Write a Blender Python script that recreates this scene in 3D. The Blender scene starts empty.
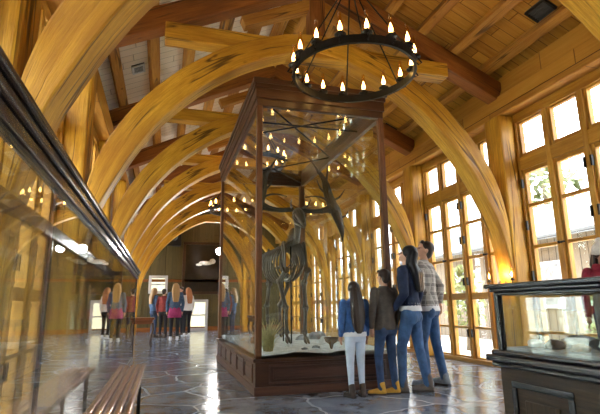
import bpy, bmesh, math, random
from mathutils import Vector, Matrix, noise
R = math.radians
random.seed(7)
SC = bpy.context.scene
COL = SC.collection

# ------------------------------------------------------------------ object helpers
def link(o, parent=None):
    COL.objects.link(o)
    if parent: o.parent = parent
    return o

def tag(o, label, cat, group=None, kind=None):
    o['label'] = label; o['category'] = cat
    if group: o['group'] = group
    if kind: o['kind'] = kind
    return o

def struct(o):
    o['kind'] = 'structure'; return o

def empty(name, loc=(0, 0, 0), rz=0.0, parent=None):
    o = bpy.data.objects.new(name, None); o.location = loc; o.rotation_euler = (0, 0, rz)
    o.empty_display_size = .1
    return link(o, parent)

def copy_tree(o, parent=None):
    c = o.copy(); COL.objects.link(c)
    if parent: c.parent = parent
    for ch in list(o.children): copy_tree(ch, c)
    return c

class MB:
    """collects shapes into one mesh"""
    def __init__(s): s.bm = bmesh.new(); s.uv = s.bm.loops.layers.uv.new('UVMap'); s.ms = []
    def face(s, vs, uvs=None, smooth=False, mi=0):
        try: f = s.bm.faces.new(vs)
        except ValueError: return None
        f.smooth = smooth; f.material_index = mi
        if uvs:
            for l, u in zip(f.loops, uvs): l[s.uv].uv = u
        return f
    def obox(s, c, ex, ey, ez, mi=0):
        """oriented box: centre, three half-axis vectors; uv u runs along the longest"""
        c = Vector(c); E = [Vector(ex), Vector(ey), Vector(ez)]
        if E[0].cross(E[1]).dot(E[2]) < 0: E[0] = -E[0]
        ln = [e.length for e in E]; L = ln.index(max(ln))
        off = random.random() * 50
        P = {}
        for i in (-1, 1):
            for j in (-1, 1):
                for k in (-1, 1):
                    P[i, j, k] = s.bm.verts.new(c + E[0]*i + E[1]*j + E[2]*k)
        F = [((1,-1,-1),(1,1,-1),(1,1,1),(1,-1,1)), ((-1,1,-1),(-1,-1,-1),(-1,-1,1),(-1,1,1)),
             ((1,1,-1),(-1,1,-1),(-1,1,1),(1,1,1)), ((-1,-1,-1),(1,-1,-1),(1,-1,1),(-1,-1,1)),
             ((-1,-1,1),(1,-1,1),(1,1,1),(-1,1,1)), ((-1,1,-1),(1,1,-1),(1,-1,-1),(-1,-1,-1))]
        for n, q in enumerate(F):
            ax = n // 2
            oth = [a for a in range(3) if a != L]
            uvs = []
            for t in q:
                if ax == L:
                    uvs.append((t[oth[0]]*ln[oth[0]]*.3 + off, t[oth[1]]*ln[oth[1]] + off))
                else:
                    v = [a for a in oth if a != ax][0]
                    uvs.append((t[L]*ln[L] + off, t[v]*ln[v] + off + n*1.7))
            s.face([P[t] for t in q], uvs, False, mi)
        return s
    def box(s, x0, x1, y0, y1, z0, z1, mi=0):
        return s.obox(((x0+x1)/2, (y0+y1)/2, (z0+z1)/2), (abs(x1-x0)/2, 0, 0), (0, abs(y1-y0)/2, 0), (0, 0, abs(z1-z0)/2), mi)
    def beam(s, a, b, w, h, up=(0, 0, 1), mi=0):
        a = Vector(a); b = Vector(b); d = (b-a).normalized()
        sd = d.cross(Vector(up)).normalized(); u = sd.cross(d)
        return s.obox((a+b)/2, (b-a)/2, sd*w/2, u*h/2, mi)
    def ring_strip(s, rings, closed_ends=True, smooth=True, mi=0, wrap=True):
        n = len(rings[0]); V = [[s.bm.verts.new(p) for p in r] for r in rings]
        acc = 0
        for i in range(len(V)-1):
            d = (Vector(rings[i+1][0]) - Vector(rings[i][0])).length
            for j in range(n if wrap else n-1):
                k = (j+1) % n
                s.face([V[i][j], V[i][k], V[i+1][k], V[i+1][j]],
                       [(acc, j*.05), (acc, (j+1)*.05), (acc+d, (j+1)*.05), (acc+d, j*.05)], smooth, mi)
            acc += d
        if closed_ends and wrap:
            s.face(list(reversed(V[0])), None, False, mi); s.face(V[-1], None, False, mi)
        return s
    def tube(s, pts, r, n=8, mi=0, flat=1.0):
        pts = [Vector(p) for p in pts]
        rs = r if isinstance(r, (list, tuple)) else [r]*len(pts)
        rings = []; ref = None
        for i, p in enumerate(pts):
            d = (pts[min(i+1, len(pts)-1)] - pts[max(i-1, 0)])
            d = d.normalized() if d.length > 1e-9 else Vector((0, 0, 1))
            if ref is None: ref = Vector((0, 0, 1)) if abs(d.z) < .9 else Vector((1, 0, 0))
            a = d.cross(ref).normalized(); b = a.cross(d).normalized(); ref = b
            rings.append([p + a*math.cos(t*2*math.pi/n)*rs[i]*flat - b*math.sin(t*2*math.pi/n)*rs[i] for t in range(n)])
        rings = [list(reversed(q)) for q in rings]
        return s.ring_strip(rings, mi=mi)
    def lathe(s, prof, c=(0, 0, 0), n=16, mi=0, smooth=True):
        rings = []
        for r, z in prof:
            r = max(r, .0004)
            rings.append([(c[0]+r*math.cos(t*2*math.pi/n), c[1]+r*math.sin(t*2*math.pi/n), c[2]+z) for t in range(n)])
        return s.ring_strip(rings, smooth=smooth, mi=mi)
    def ell(s, c, rx, ry, rz, n=14, m=9, rot=None, mi=0):
        rings = []
        c = Vector(c)
        for i in range(m+1):
            a = -math.pi/2 + math.pi*(i+.02)/(m+.04)
            ring = []
            for t in range(n):
                b = t*2*math.pi/n
                v = Vector((rx*math.cos(a)*math.cos(b), ry*math.cos(a)*math.sin(b), rz*math.sin(a)))
                if rot is not None: v = rot @ v
                ring.append(c+v)
            rings.append(ring)
        return s.ring_strip(rings, mi=mi)
    def cone(s, a, b, ra, rb, n=12):
        """capsule with different end radii"""
        a = Vector(a); b = Vector(b); d = (b-a); L = d.length
        if L < 1e-6: return s.ell(a, ra, ra, ra)
        d.normalize(); ref = Vector((0, 0, 1)) if abs(d.z) < .9 else Vector((1, 0, 0))
        u = d.cross(ref).normalized(); v = u.cross(d)
        sec = []
        for k in range(5):
            t = -math.pi/2 + k*math.pi/8; sec.append((a + d*math.sin(t)*ra, ra*math.cos(t)+1e-4))
        for k in range(5):
            t = k*math.pi/8; sec.append((b + d*math.sin(t)*rb, rb*math.cos(t)+1e-4))
        rings = [[p + (u*math.cos(j*2*math.pi/n) - v*math.sin(j*2*math.pi/n))*r for j in range(n)] for p, r in sec]
        rings = [list(reversed(q)) for q in rings]
        return s.ring_strip(rings)
    def loft(s, secs, n=20, grooves=0, amp=0.0):
        """secs: (x, y, z, rx, ry)"""
        rings = []
        for x, y, z, rx, ry in secs:
            ring = []
            for j in range(n):
                t = j*2*math.pi/n; k = 1 + amp*math.cos(grooves*t + z*6)
                ring.append((x+rx*k*math.cos(t), y+ry*k*math.sin(t), z))
            rings.append(ring)
        if secs[-1][2] < secs[0][2]: rings = [list(reversed(q)) for q in rings]
        return s.ring_strip(rings)
    def prism(s, poly, y0, y1, axis='Y', mi=0):
        """closed polygon (p,q) extruded along an axis: Y -> (x,z), X -> (y,z), Z -> (x,y)"""
        def P(p, t):
            return {'Y': (p[0], t, p[1]), 'X': (t, p[0], p[1]), 'Z': (p[0], p[1], t)}[axis]
        A = [s.bm.verts.new(P(p, y0)) for p in poly]; B = [s.bm.verts.new(P(p, y1)) for p in poly]
        n = len(poly)
        s.face(A, [(p[0], p[1]) for p in poly], mi=mi); s.face(list(reversed(B)), [(p[0], p[1]) for p in reversed(poly)], mi=mi)
        acc = 0
        for i in range(n):
            j = (i+1) % n; d = math.dist(poly[i], poly[j])
            s.face([A[j], A[i], B[i], B[j]], [(acc+d, 0), (acc, 0), (acc, y1-y0), (acc+d, y1-y0)], mi=mi); acc += d
        bmesh.ops.recalc_face_normals(s.bm, faces=s.bm.faces)
        return s
    def build(s, name, mat, parent=None, bevel=0, remesh=0, smooth_it=0, loc=None):
        me = bpy.data.meshes.new(name)
        if remesh: bmesh.ops.recalc_face_normals(s.bm, faces=s.bm.faces)
        s.bm.to_mesh(me); s.bm.free()
        for m in (mat if isinstance(mat, (list, tuple)) else [mat]): me.materials.append(m)
        o = bpy.data.objects.new(name, me)
        if loc: o.location = loc
        link(o, parent)
        if bevel:
            b = o.modifiers.new('bevel', 'BEVEL'); b.width = bevel; b.segments = 2; b.limit_method = 'ANGLE'; b.angle_limit = R(40)
        if remesh:
            m = o.modifiers.new('remesh', 'REMESH'); m.mode = 'VOXEL'; m.voxel_size = remesh; m.use_smooth_shade = True
            if smooth_it:
                m = o.modifiers.new('smooth', 'SMOOTH'); m.iterations = smooth_it; m.factor = .5
        return o

# ------------------------------------------------------------------ material helpers
class NT:
    def __init__(s, name):
        s.m = bpy.data.materials.new(name); s.m.use_nodes = True; s.t = s.m.node_tree; s.t.nodes.clear()
        s.out = s.n('ShaderNodeOutputMaterial')
    def n(s, typ, **kw):
        nd = s.t.nodes.new(typ)
        for k, v in kw.items():
            if k.startswith('i_'):
                key = k[2:].replace('_', ' '); nd.inputs[key].default_value = v
            else: setattr(nd, k, v)
        return nd
    def l(s, a, b): s.t.links.new(a, b)
    def math(s, op, a, b=None, c=None):
        nd = s.n('ShaderNodeMath', operation=op)
        for i, v in enumerate((a, b, c)):
            if v is None: continue
            if isinstance(v, (int, float)): nd.inputs[i].default_value = v
            else: s.l(v, nd.inputs[i])
        return nd.outputs[0]
    def mix(s, f, a, b, typ='MIX'):
        nd = s.n('ShaderNodeMix', data_type='RGBA', blend_type=typ)
        for i, v in ((0, f), (6, a), (7, b)):
            if isinstance(v, (int, float)): nd.inputs[i].default_value = v
            elif isinstance(v, tuple): nd.inputs[i].default_value = (*v[:3], 1)
            else: s.l(v, nd.inputs[i])
        return nd.outputs[2]
    def ramp(s, f, stops, interp='LINEAR'):
        nd = s.n('ShaderNodeValToRGB'); cr = nd.color_ramp; cr.interpolation = interp
        while len(cr.elements) < len(stops): cr.elements.new(.5)
        for e, (p, c) in zip(cr.elements, stops):
            e.position = p; e.color = (c, c, c, 1) if isinstance(c, (int, float)) else (*c, 1)
        s.l(f, nd.inputs[0]); return nd.outputs[0]
    def noise(s, vec, scale, detail=3, rough=.5, dist=0):
        nd = s.n('ShaderNodeTexNoise'); nd.inputs['Scale'].default_value = scale; nd.inputs['Detail'].default_value = detail
        nd.inputs['Roughness'].default_value = rough; nd.inputs['Distortion'].default_value = dist
        s.l(vec, nd.inputs['Vector']); return nd.outputs['Fac']
    def mapping(s, vec, scale=(1, 1, 1), loc=(0, 0, 0)):
        nd = s.n('ShaderNodeMapping'); nd.inputs['Scale'].default_value = scale; nd.inputs['Location'].default_value = loc
        s.l(vec, nd.inputs[0]); return nd.outputs[0]
    def coord(s, which='Object'):
        return s.n('ShaderNodeTexCoord').outputs[which]
    def bump(s, h, strength=.3, dist=.01):
        nd = s.n('ShaderNodeBump'); nd.inputs['Strength'].default_value = strength; nd.inputs['Distance'].default_value = dist
        s.l(h, nd.inputs['Height']); return nd.outputs[0]
    def bsdf(s, color, rough=.5, metal=0, normal=None, spec=.5, **kw):
        nd = s.n('ShaderNodeBsdfPrincipled')
        for key, v in (('Base Color', color), ('Roughness', rough), ('Metallic', metal), ('Specular IOR Level', spec)):
            if isinstance(v, tuple): nd.inputs[key].default_value = (*v[:3], 1)
            elif isinstance(v, (int, float)): nd.inputs[key].default_value = v
            else: s.l(v, nd.inputs[key])
        for k, v in kw.items(): nd.inputs[k.replace('_', ' ')].default_value = v
        if normal is not None: s.l(normal, nd.inputs['Normal'])
        s.l(nd.outputs[0], s.out.inputs[0]); return nd

def wood(name, base, dark, light=None, rough=.5, cracks=True, gs=1.0, spec=.4, dens=0):
    t = NT(name); uv = t.coord('UV')
    g = t.noise(t.mapping(uv, (1.3*gs, 22*gs, 1)), 1.6, 5, .6, .4)
    g2 = t.noise(t.mapping(uv, (.5, 2.5, 1)), 1.5, 3, .5)
    light = light or tuple(min(1, c*1.25) for c in base)
    c = t.mix(t.ramp(g, [(.38, 0.), (.62, 1.)]), base, light)
    gf = t.noise(t.mapping(uv, (4*gs, 60*gs, 1), (1, 7, 0)), 1.5, 4, .7)
    c = t.mix(t.math('MULTIPLY', t.ramp(gf, [(.5, 0.), (.68, 1.)]), .55), c, dark)
    c = t.mix(t.math('MULTIPLY', t.ramp(g2, [(.42, 0.), (.66, 1.)]), .7), c, dark)
    fac = None
    if cracks:
        cr = t.noise(t.mapping(uv, (.22, 5.0, 1), (3, 1, 0)), 1.2, 2, .4, .35)
        cr = t.ramp(cr, [(.480, 0.), (.495, 1.), (.505, 1.), (.520, 0.)])
        gate = t.ramp(t.noise(t.mapping(uv, (.7, 2.2, 1)), 1.3, 1), [(.43, 0.), (.50, 1.)])
        fac = t.math('MULTIPLY', cr, gate)
        c = t.mix(t.math('MULTIPLY', fac, .85), c, tuple(x*.22 for x in dark))
        kn = t.n('ShaderNodeTexVoronoi'); kn.inputs['Scale'].default_value = 1.0
        t.l(t.mapping(uv, (1.6, 3.2, 1)), kn.inputs['Vector'])
        k = t.ramp(kn.outputs['Distance'], [(.03, 1.), (.09, 0.)])
        c = t.mix(t.math('MULTIPLY', k, .7), c, tuple(x*.4 for x in dark))
    h = t.math('SUBTRACT', g, t.math('MULTIPLY', fac, 1.5)) if fac is not None else g
    t.bsdf(c, rough, normal=t.bump(h, .35, .012), spec=spec)
    return t.m

def boards(name, base, dark, light, width=.17, gap=.03, rough=.6, var=.6, swap=False, seam=.25, gs=1.0):
    """boards: uv u along the board, v across"""
    t = NT(name); uv = t.coord('UV')
    sep = t.n('ShaderNodeSeparateXYZ'); t.l(uv, sep.inputs[0])
    v = t.math('DIVIDE', sep.outputs[0 if swap else 1], width)
    u = sep.outputs[1 if swap else 0]
    idx = t.math('FLOOR', v); fr = t.math('FRACT', v)
    wn = t.n('ShaderNodeTexWhiteNoise', noise_dimensions='1D'); t.l(idx, wn.inputs['W'])
    # cross joints
    u2 = t.math('ADD', t.math('DIVIDE', u, 2.4), t.math('MULTIPLY', wn.outputs[0], 7.3))
    wn2 = t.n('ShaderNodeTexWhiteNoise', noise_dimensions='2D')
    cb = t.n('ShaderNodeCombineXYZ'); t.l(idx, cb.inputs[0]); t.l(t.math('FLOOR', u2), cb.inputs[1]); t.l(cb.outputs[0], wn2.inputs['Vector'])
    sc = (18*gs, 1.2*gs, 1) if swap else (1.2*gs, 18*gs, 1)
    g = t.noise(t.mapping(uv, sc), 1.5, 4, .6, .4)
    c = t.mix(t.math('MULTIPLY', wn2.outputs[0], var), base, dark)
    c = t.mix(t.ramp(g, [(.35, 0.), (.75, .6)]), c, light)
    e = t.math('MINIMUM', fr, t.math('SUBTRACT', 1.0, fr))
    e = t.ramp(e, [(gap*.4, 1.), (gap, 0.)])
    fu = t.math('FRACT', u2); eu = t.ramp(t.math('MINIMUM', fu, t.math('SUBTRACT', 1.0, fu)), [(.001, 1.), (.003, 0.)])
    e = t.math('MAXIMUM', e, eu)
    c = t.mix(e, c, tuple(x*seam for x in dark))
    t.bsdf(c, rough, normal=t.bump(t.math('SUBTRACT', t.math('MULTIPLY', g, .3), e), .5, .012), spec=.3)
    return t.m

def plain(name, col, rough=.5, metal=0, var=.12, scale=18, bump=.1, spec=.5, **kw):
    t = NT(name); co = t.coord('Object')
    n = t.noise(co, scale, 4, .6)
    c = t.mix(t.ramp(n, [(.3, 0.), (.7, 1.)]), tuple(x*(1-var) for x in col), tuple(min(1, x*(1+var)) for x in col))
    t.bsdf(c, rough, metal, normal=t.bump(n, bump, .005) if bump else None, spec=spec, **kw)
    return t.m

def glass(name, tint=(.95, .98, .97), ior=1.5, rough=0.0, streak=0.0):
    t = NT(name)
    geo = t.n('ShaderNodeNewGeometry')
    i = t.math('ADD', t.math('MULTIPLY', geo.outputs['Backfacing'], 1/ior-ior), ior)
    fr = t.n('ShaderNodeFresnel'); t.l(i, fr.inputs[0])
    tr = t.n('ShaderNodeBsdfTransparent'); tr.inputs[0].default_value = (*tint, 1)
    gl = t.n('ShaderNodeBsdfGlossy'); gl.inputs['Color'].default_value = (1, 1, 1, 1); gl.inputs['Roughness'].default_value = rough
    mx = t.n('ShaderNodeMixShader'); t.l(fr.outputs[0], mx.inputs[0]); t.l(tr.outputs[0], mx.inputs[1]); t.l(gl.outputs[0], mx.inputs[2])
    t.l(mx.outputs[0], t.out.inputs[0]); return t.m

def emit(name, col, strength):
    t = NT(name); e = t.n('ShaderNodeEmission'); e.inputs[0].default_value = (*col, 1); e.inputs[1].default_value = strength
    t.l(e.outputs[0], t.out.inputs[0]); return t.m

def plaid(name, a, b, c, s=9.0):
    t = NT(name); sep = t.n('ShaderNodeSeparateXYZ'); t.l(t.coord('Object'), sep.inputs[0])
    def st(o, k, w):
        f = t.math('FRACT', t.math('MULTIPLY', o, k)); return t.math('LESS_THAN', f, w)
    h = st(sep.outputs[2], s, .42); d = t.math('ADD', sep.outputs[0], sep.outputs[1]); v = st(d, s, .42)
    h2 = st(sep.outputs[2], s*2.0, .12); v2 = st(d, s*2.0, .12)
    col = t.mix(t.math('MULTIPLY', h, .55), a, b); col = t.mix(t.math('MULTIPLY', v, .55), col, b)
    col = t.mix(t.math('MULTIPLY', t.math('MAXIMUM', h2, v2), .6), col, c)
    n = t.noise(t.coord('Object'), 14, 3)
    t.bsdf(col, .85, normal=t.bump(n, .5, .02), spec=.2); return t.m

M = {}
M['timber'] = wood('golden_timber', (.54, .272, .018), (.28, .105, .008), (.70, .39, .04), .46, dens=1)
M['frame'] = wood('window_frame_timber', (.45, .215, .022), (.26, .10, .010), (.57, .30, .045), .42, cracks=False)
M['rafter'] = wood('reddish_timber', (.26, .085, .016), (.13, .036, .008), (.36, .135, .027), .55)
M['purlin'] = wood('purlin_timber', (.46, .215, .03), (.26, .09, .014), (.56, .29, .06), .6)
M['hewn'] = boards('hewn_plate_timber', (.50, .235, .03), (.28, .10, .014), (.62, .33, .06), .42, .02, gs=.8, var=.75)
M['roof_gold'] = boards('golden_roof_boards', (.66, .33, .040), (.34, .13, .018), (.72, .41, .075), .19, .03, var=.8)
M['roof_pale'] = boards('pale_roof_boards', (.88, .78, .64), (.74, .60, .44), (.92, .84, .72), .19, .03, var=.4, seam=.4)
M['farboard'] = boards('weathered_wall_boards', (.13, .105, .045), (.06, .055, .03), (.18, .14, .06), .30, .05, swap=False)
M['walnut'] = wood('dark_case_wood', (.055, .022, .012), (.022, .010, .006), (.085, .034, .017), .28, cracks=False, spec=.6)
M['walnut_red'] = wood('reddish_case_wood', (.085, .034, .022), (.035, .015, .010), (.13, .055, .034), .30, cracks=False, spec=.6)
M['walnut_post'] = wood('brown_post_wood', (.12, .048, .020), (.05, .02, .010), (.19, .08, .032), .45, cracks=False, spec=.25)
M['panel'] = wood('weathered_case_wood', (.035, .020, .011), (.014, .010, .008), (.070, .042, .023), .5, cracks=False, spec=.3)
M['black'] = plain('blackened_rail', (.018, .018, .022), .22, .1, spec=.7)
M['iron'] = plain('black_iron', (.02, .018, .016), .45, .6)
M['bronze'] = plain('polished_bronze_rail', (.60, .40, .32), .22, .85, bump=.02)
M['glass'] = glass('case_glass', (.955, .985, .975), 1.52)
M['winglass'] = glass('window_glass', (.97, .98, .98), 1.45)
M['chimney'] = glass('lamp_chimney_glass', (.96, .80, .52), 1.5)
M['flame'] = emit('warm_bulb', (1, .70, .30), 15)
M['spot'] = emit('spotlight_lens', (1, .96, .9), 300)
M['bone'] = wood('dark_old_bone', (.055, .036, .024), (.02, .013, .010), (.22, .175, .13), .32, gs=1, cracks=False)
M['antler'] = wood('dark_antler', (.035, .026, .022), (.02, .016, .014), (.10, .085, .07), .5)
M['sand'] = plain('pale_display_ground', (.62, .62, .60), .9, var=.25, scale=9, bump=.8)
M['stone'] = plain('grey_fossil_stone', (.30, .30, .31), .8, var=.45, scale=11, bump=.8)
M['darkstone'] = plain('black_stone', (.05, .05, .06), .6, var=.5, scale=11, bump=.6)
M['palestone'] = plain('pale_fossil_stone', (.68, .68, .66), .75, var=.25, scale=9, bump=.6)
M['grass'] = plain('dry_grass', (.55, .45, .20), .8, var=.3, scale=30, bump=0)
M['bowl'] = plain('brown_fungus', (.22, .12, .045), .7, var=.3)
M['white'] = plain('white_painted_frame', (.62, .63, .66), .4, var=.05)
M['grille'] = plain('grille_metal', (.06, .07, .08), .5)
M['speaker'] = plain('black_speaker', (.012, .012, .014), .6)
M['table'] = wood('red_brown_table', (.20, .06, .02), (.10, .03, .012), (.26, .09, .035), .3, cracks=False)
M['picture'] = plain('dark_picture', (.016, .012, .010), .3, var=.6, scale=3)
M['shingle'] = boards('grey_shingle', (.20, .225, .26), (.13, .15, .18), (.28, .30, .34), .22, .08)
M['siding'] = boards('shed_siding', (.24, .19, .14), (.13, .10, .07), (.32, .27, .21), .28, .06)
M['ground'] = plain('pale_bounce_ground', (.72, .70, .62), .95, var=.3, scale=2, bump=.4)  # ground tone raised so it bounces sunlight up onto the ceiling
M['leaf'] = plain('foliage', (.17, .20, .07), .8, var=.4, scale=5, bump=0)
M['bark'] = plain('bark', (.16, .12, .08), .9, var=.3)
# people
M['skin'] = plain('skin', (.55, .30, .20), .5, var=.05, bump=.03)
M['skin_tan'] = plain('tanned_skin', (.42, .21, .13), .5, var=.05, bump=.03)
M['hair_dark'] = wood('dark_hair', (.022, .012, .008), (.008, .005, .004), (.05, .028, .018), .4, cracks=False)
M['hair_black'] = wood('black_hair', (.010, .009, .010), (.005, .004, .004), (.028, .024, .024), .38, cracks=False)
M['hair_blond'] = wood('blond_hair', (.42, .26, .11), (.25, .14, .06), (.55, .36, .17), .45, cracks=False)
M['hair_red'] = wood('auburn_hair', (.38, .13, .035), (.22, .07, .02), (.50, .19, .06), .45, cracks=False)
M['denim_blue'] = plain('bright_denim', (.035, .10, .27), .8, var=.35, scale=14, bump=.6)
M['jeans'] = plain('blue_jeans', (.05, .115, .25), .8, var=.4, scale=9, bump=.6)
M['jeans_dark'] = plain('dark_jeans', (.025, .055, .13), .8, var=.4, scale=9, bump=.6)
M['navy'] = plain('navy_knit', (.016, .026, .065), .9, var=.3, scale=14, bump=.6)
M['greybrown'] = plain('grey_brown_fleece', (.085, .07, .058), .95, var=.25, scale=20, bump=.6)
M['whitecloth'] = plain('white_cotton', (.72, .72, .74), .85, var=.06, scale=10, bump=.4)
M['legging'] = plain('pale_leggings', (.56, .63, .74), .85, var=.12, scale=10, bump=.5)
M['boot_yellow'] = plain('yellow_boot_leather', (.55, .30, .035), .6, var=.2)
M['boot_dark'] = plain('dark_boot_leather', (.06, .035, .022), .5, var=.3)
M['boot_grey'] = plain('grey_suede_boot', (.15, .125, .11), .8, var=.25)
M['sole'] = plain('rubber_sole', (.04, .03, .025), .7)
M['sneaker'] = plain('grey_sneaker', (.22, .25, .29), .7, var=.3)
M['magenta'] = plain('magenta_jersey', (.32, .03, .13), .85, var=.2)
M['black_cloth'] = plain('black_cloth', (.014, .014, .018), .85, var=.3)
M['burgundy'] = plain('burgundy_fleece', (.30, .02, .045), .9, var=.35, scale=12, bump=.6)
M['red_knit'] = plain('dark_red_knit', (.20, .03, .03), .9, var=.3)
M['wool_white'] = plain('white_wool', (.72, .70, .68), .95, var=.12, scale=30, bump=.8)
M['plaid'] = plaid('grey_plaid', (.42, .40, .37), (.13, .12, .12), (.62, .60, .56))

# slate floor
def slate():
    t = NT('slate_flagstones'); co = t.coord('Object')
    wob = t.n('ShaderNodeTexNoise'); wob.inputs['Scale'].default_value = 1.1; wob.inputs['Detail'].default_value = 3; t.l(co, wob.inputs['Vector'])
    vm = t.n('ShaderNodeVectorMath', operation='MULTIPLY_ADD'); t.l(wob.outputs['Color'], vm.inputs[0]); vm.inputs[1].default_value = (.55, .55, 0); t.l(co, vm.inputs[2])
    def vor(feat):
        v = t.n('ShaderNodeTexVoronoi', feature=feat, voronoi_dimensions='2D'); v.inputs['Scale'].default_value = 1.25; t.l(vm.outputs[0], v.inputs['Vector']); return v
    e = vor('DISTANCE_TO_EDGE').outputs['Distance']; cc = vor('F1').outputs['Color']
    sep = t.n('ShaderNodeSeparateXYZ'); t.l(cc, sep.inputs[0])
    col = t.ramp(sep.outputs[0], [(0, (.050, .072, .120)), (.3, (.11, .14, .20)), (.55, (.15, .16, .18)), (.75, (.070, .095, .15)), (1, (.20, .235, .30))])
    n = t.noise(co, 3.0, 6, .65, 1.0)
    col = t.mix(t.ramp(n, [(.35, 0.), (.68, .75)]), col, (.27, .30, .36))
    n2 = t.noise(t.mapping(co, (1, 1, 1), (5, 3, 1)), 1.7, 4)
    col = t.mix(t.ramp(n2, [(.52, 0.), (.68, .6)]), col, (.045, .052, .070))
    grout = t.ramp(e, [(.010, 1.), (.022, 0.)])
    col = t.mix(t.math('MULTIPLY', grout, .4), col, (.32, .34, .38))
    rg = t.math('ADD', t.math('MULTIPLY', n, .30), t.math('MULTIPLY', grout, .3)); rg = t.math('ADD', rg, .02)
    hgt = t.math('SUBTRACT', t.math('MULTIPLY', n, .5), grout)
    t.bsdf(col, rg, normal=t.bump(hgt, .35, .02), spec=.65); return t.m
M['slate'] = slate()

# ------------------------------------------------------------------ hall dimensions
CX = 2.0
XR, XL = 5.30, -1.30            # window planes
TR = [.15, 3.06, 5.88, 8.65, 11.35, 14.05, 16.75, 19.45]
YB, YF = -3.4, 21.5
EAVE, K, RT = 4.25, .47, .36    # rafter underside at d=3, slope, thickness
def zr(x): return EAVE + K*(3.0-abs(x-CX))

# ------------------------------------------------------------------ shell
struct(MB().box(XL-.6, XR+.6, YB-.2, YF+.2, -.2, 0).build('floor', M['slate']))
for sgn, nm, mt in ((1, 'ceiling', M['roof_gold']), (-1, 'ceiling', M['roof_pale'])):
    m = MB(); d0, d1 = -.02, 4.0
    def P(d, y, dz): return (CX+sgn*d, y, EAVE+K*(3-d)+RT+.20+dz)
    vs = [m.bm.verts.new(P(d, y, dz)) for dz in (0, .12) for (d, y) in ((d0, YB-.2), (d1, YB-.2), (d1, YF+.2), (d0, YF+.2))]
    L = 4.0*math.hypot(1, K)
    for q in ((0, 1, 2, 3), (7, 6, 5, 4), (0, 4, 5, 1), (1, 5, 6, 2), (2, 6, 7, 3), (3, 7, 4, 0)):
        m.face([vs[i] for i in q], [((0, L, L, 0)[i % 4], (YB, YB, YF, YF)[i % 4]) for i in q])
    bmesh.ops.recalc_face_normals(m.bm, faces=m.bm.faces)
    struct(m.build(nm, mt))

def wallboard(name, x0, x1, y, th, gable=True):
    m = MB(); zt = EAVE+RT+.2
    def zz(x): return zt+K*(3-abs(x-CX))-.02
    poly = [(x0, 0), (x1, 0), (x1, zz(x1)), (CX, zz(CX)), (x0, zz(x0))]
    A = [m.bm.verts.new((p[0], y, p[1])) for p in poly]; B = [m.bm.verts.new((p[0], y+th, p[1])) for p in poly]
    m.face(A, [(p[1], p[0]) for p in poly]); m.face(list(reversed(B)), [(p[1], p[0]) for p in reversed(poly)])
    n = len(poly)
    for i in range(n): j = (i+1) % n; m.face([A[j], A[i], B[i], B[j]])
    bmesh.ops.recalc_face_normals(m.bm, faces=m.bm.faces)
    return struct(m.build(name, M['farboard']))
wallboard('wall_far', XL-.1, XR+.1, YF, .15)
wallboard('wall_back', XL-.1, XR+.1, YB-.15, .15)
# batten strips on the far wall
m = MB()
x = XL+.1
while x < XR:
    m.box(x-.025, x+.025, YF-.03, YF, .2, zr(x)+RT); x += .30
struct(m.build('trim_1', M['farboard']))
struct(MB().box(XL, XR, YF-.07, YF, 2.12, 2.24).build('trim_2', M['rafter'], bevel=.01))
struct(MB().box(XL, XR, YF-.05, YF, 0, .18).build('baseboard_far', M['rafter'], bevel=.01))

def side_wall(sgn, name, plate_nm, n):
    X = XR if sgn > 0 else XL
    i0, i1 = (X-.05, X+.05)
    # wall strip above windows, up to roof, solid behind the plate
    top = zr(X)+RT+.19
    m = MB().box(i0, i1, YB, YF, 3.95, top)
    for y in TR: m.box(i0, i1, y-.18, y+.18, 0, 3.95)
    struct(m.build(name, M['hewn']))
    # hewn wall plate, two timbers
    xi = X - sgn*.05
    m = MB().box(min(xi, xi-sgn*.22), max(xi, xi-sgn*.22), YB, YF, 3.95, 4.28)
    struct(m.build('trim_%d' % n, M['hewn'], bevel=.02))
    m = MB().box(min(xi, xi-sgn*.12), max(xi, xi-sgn*.12), YB, YF, 4.30, 4.62)
    struct(m.build('trim_%d' % (n+1), M['hewn'], bevel=.02))
side_wall(1, 'wall_right', '', 3); side_wall(-1, 'wall_left', '', 5)

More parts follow.
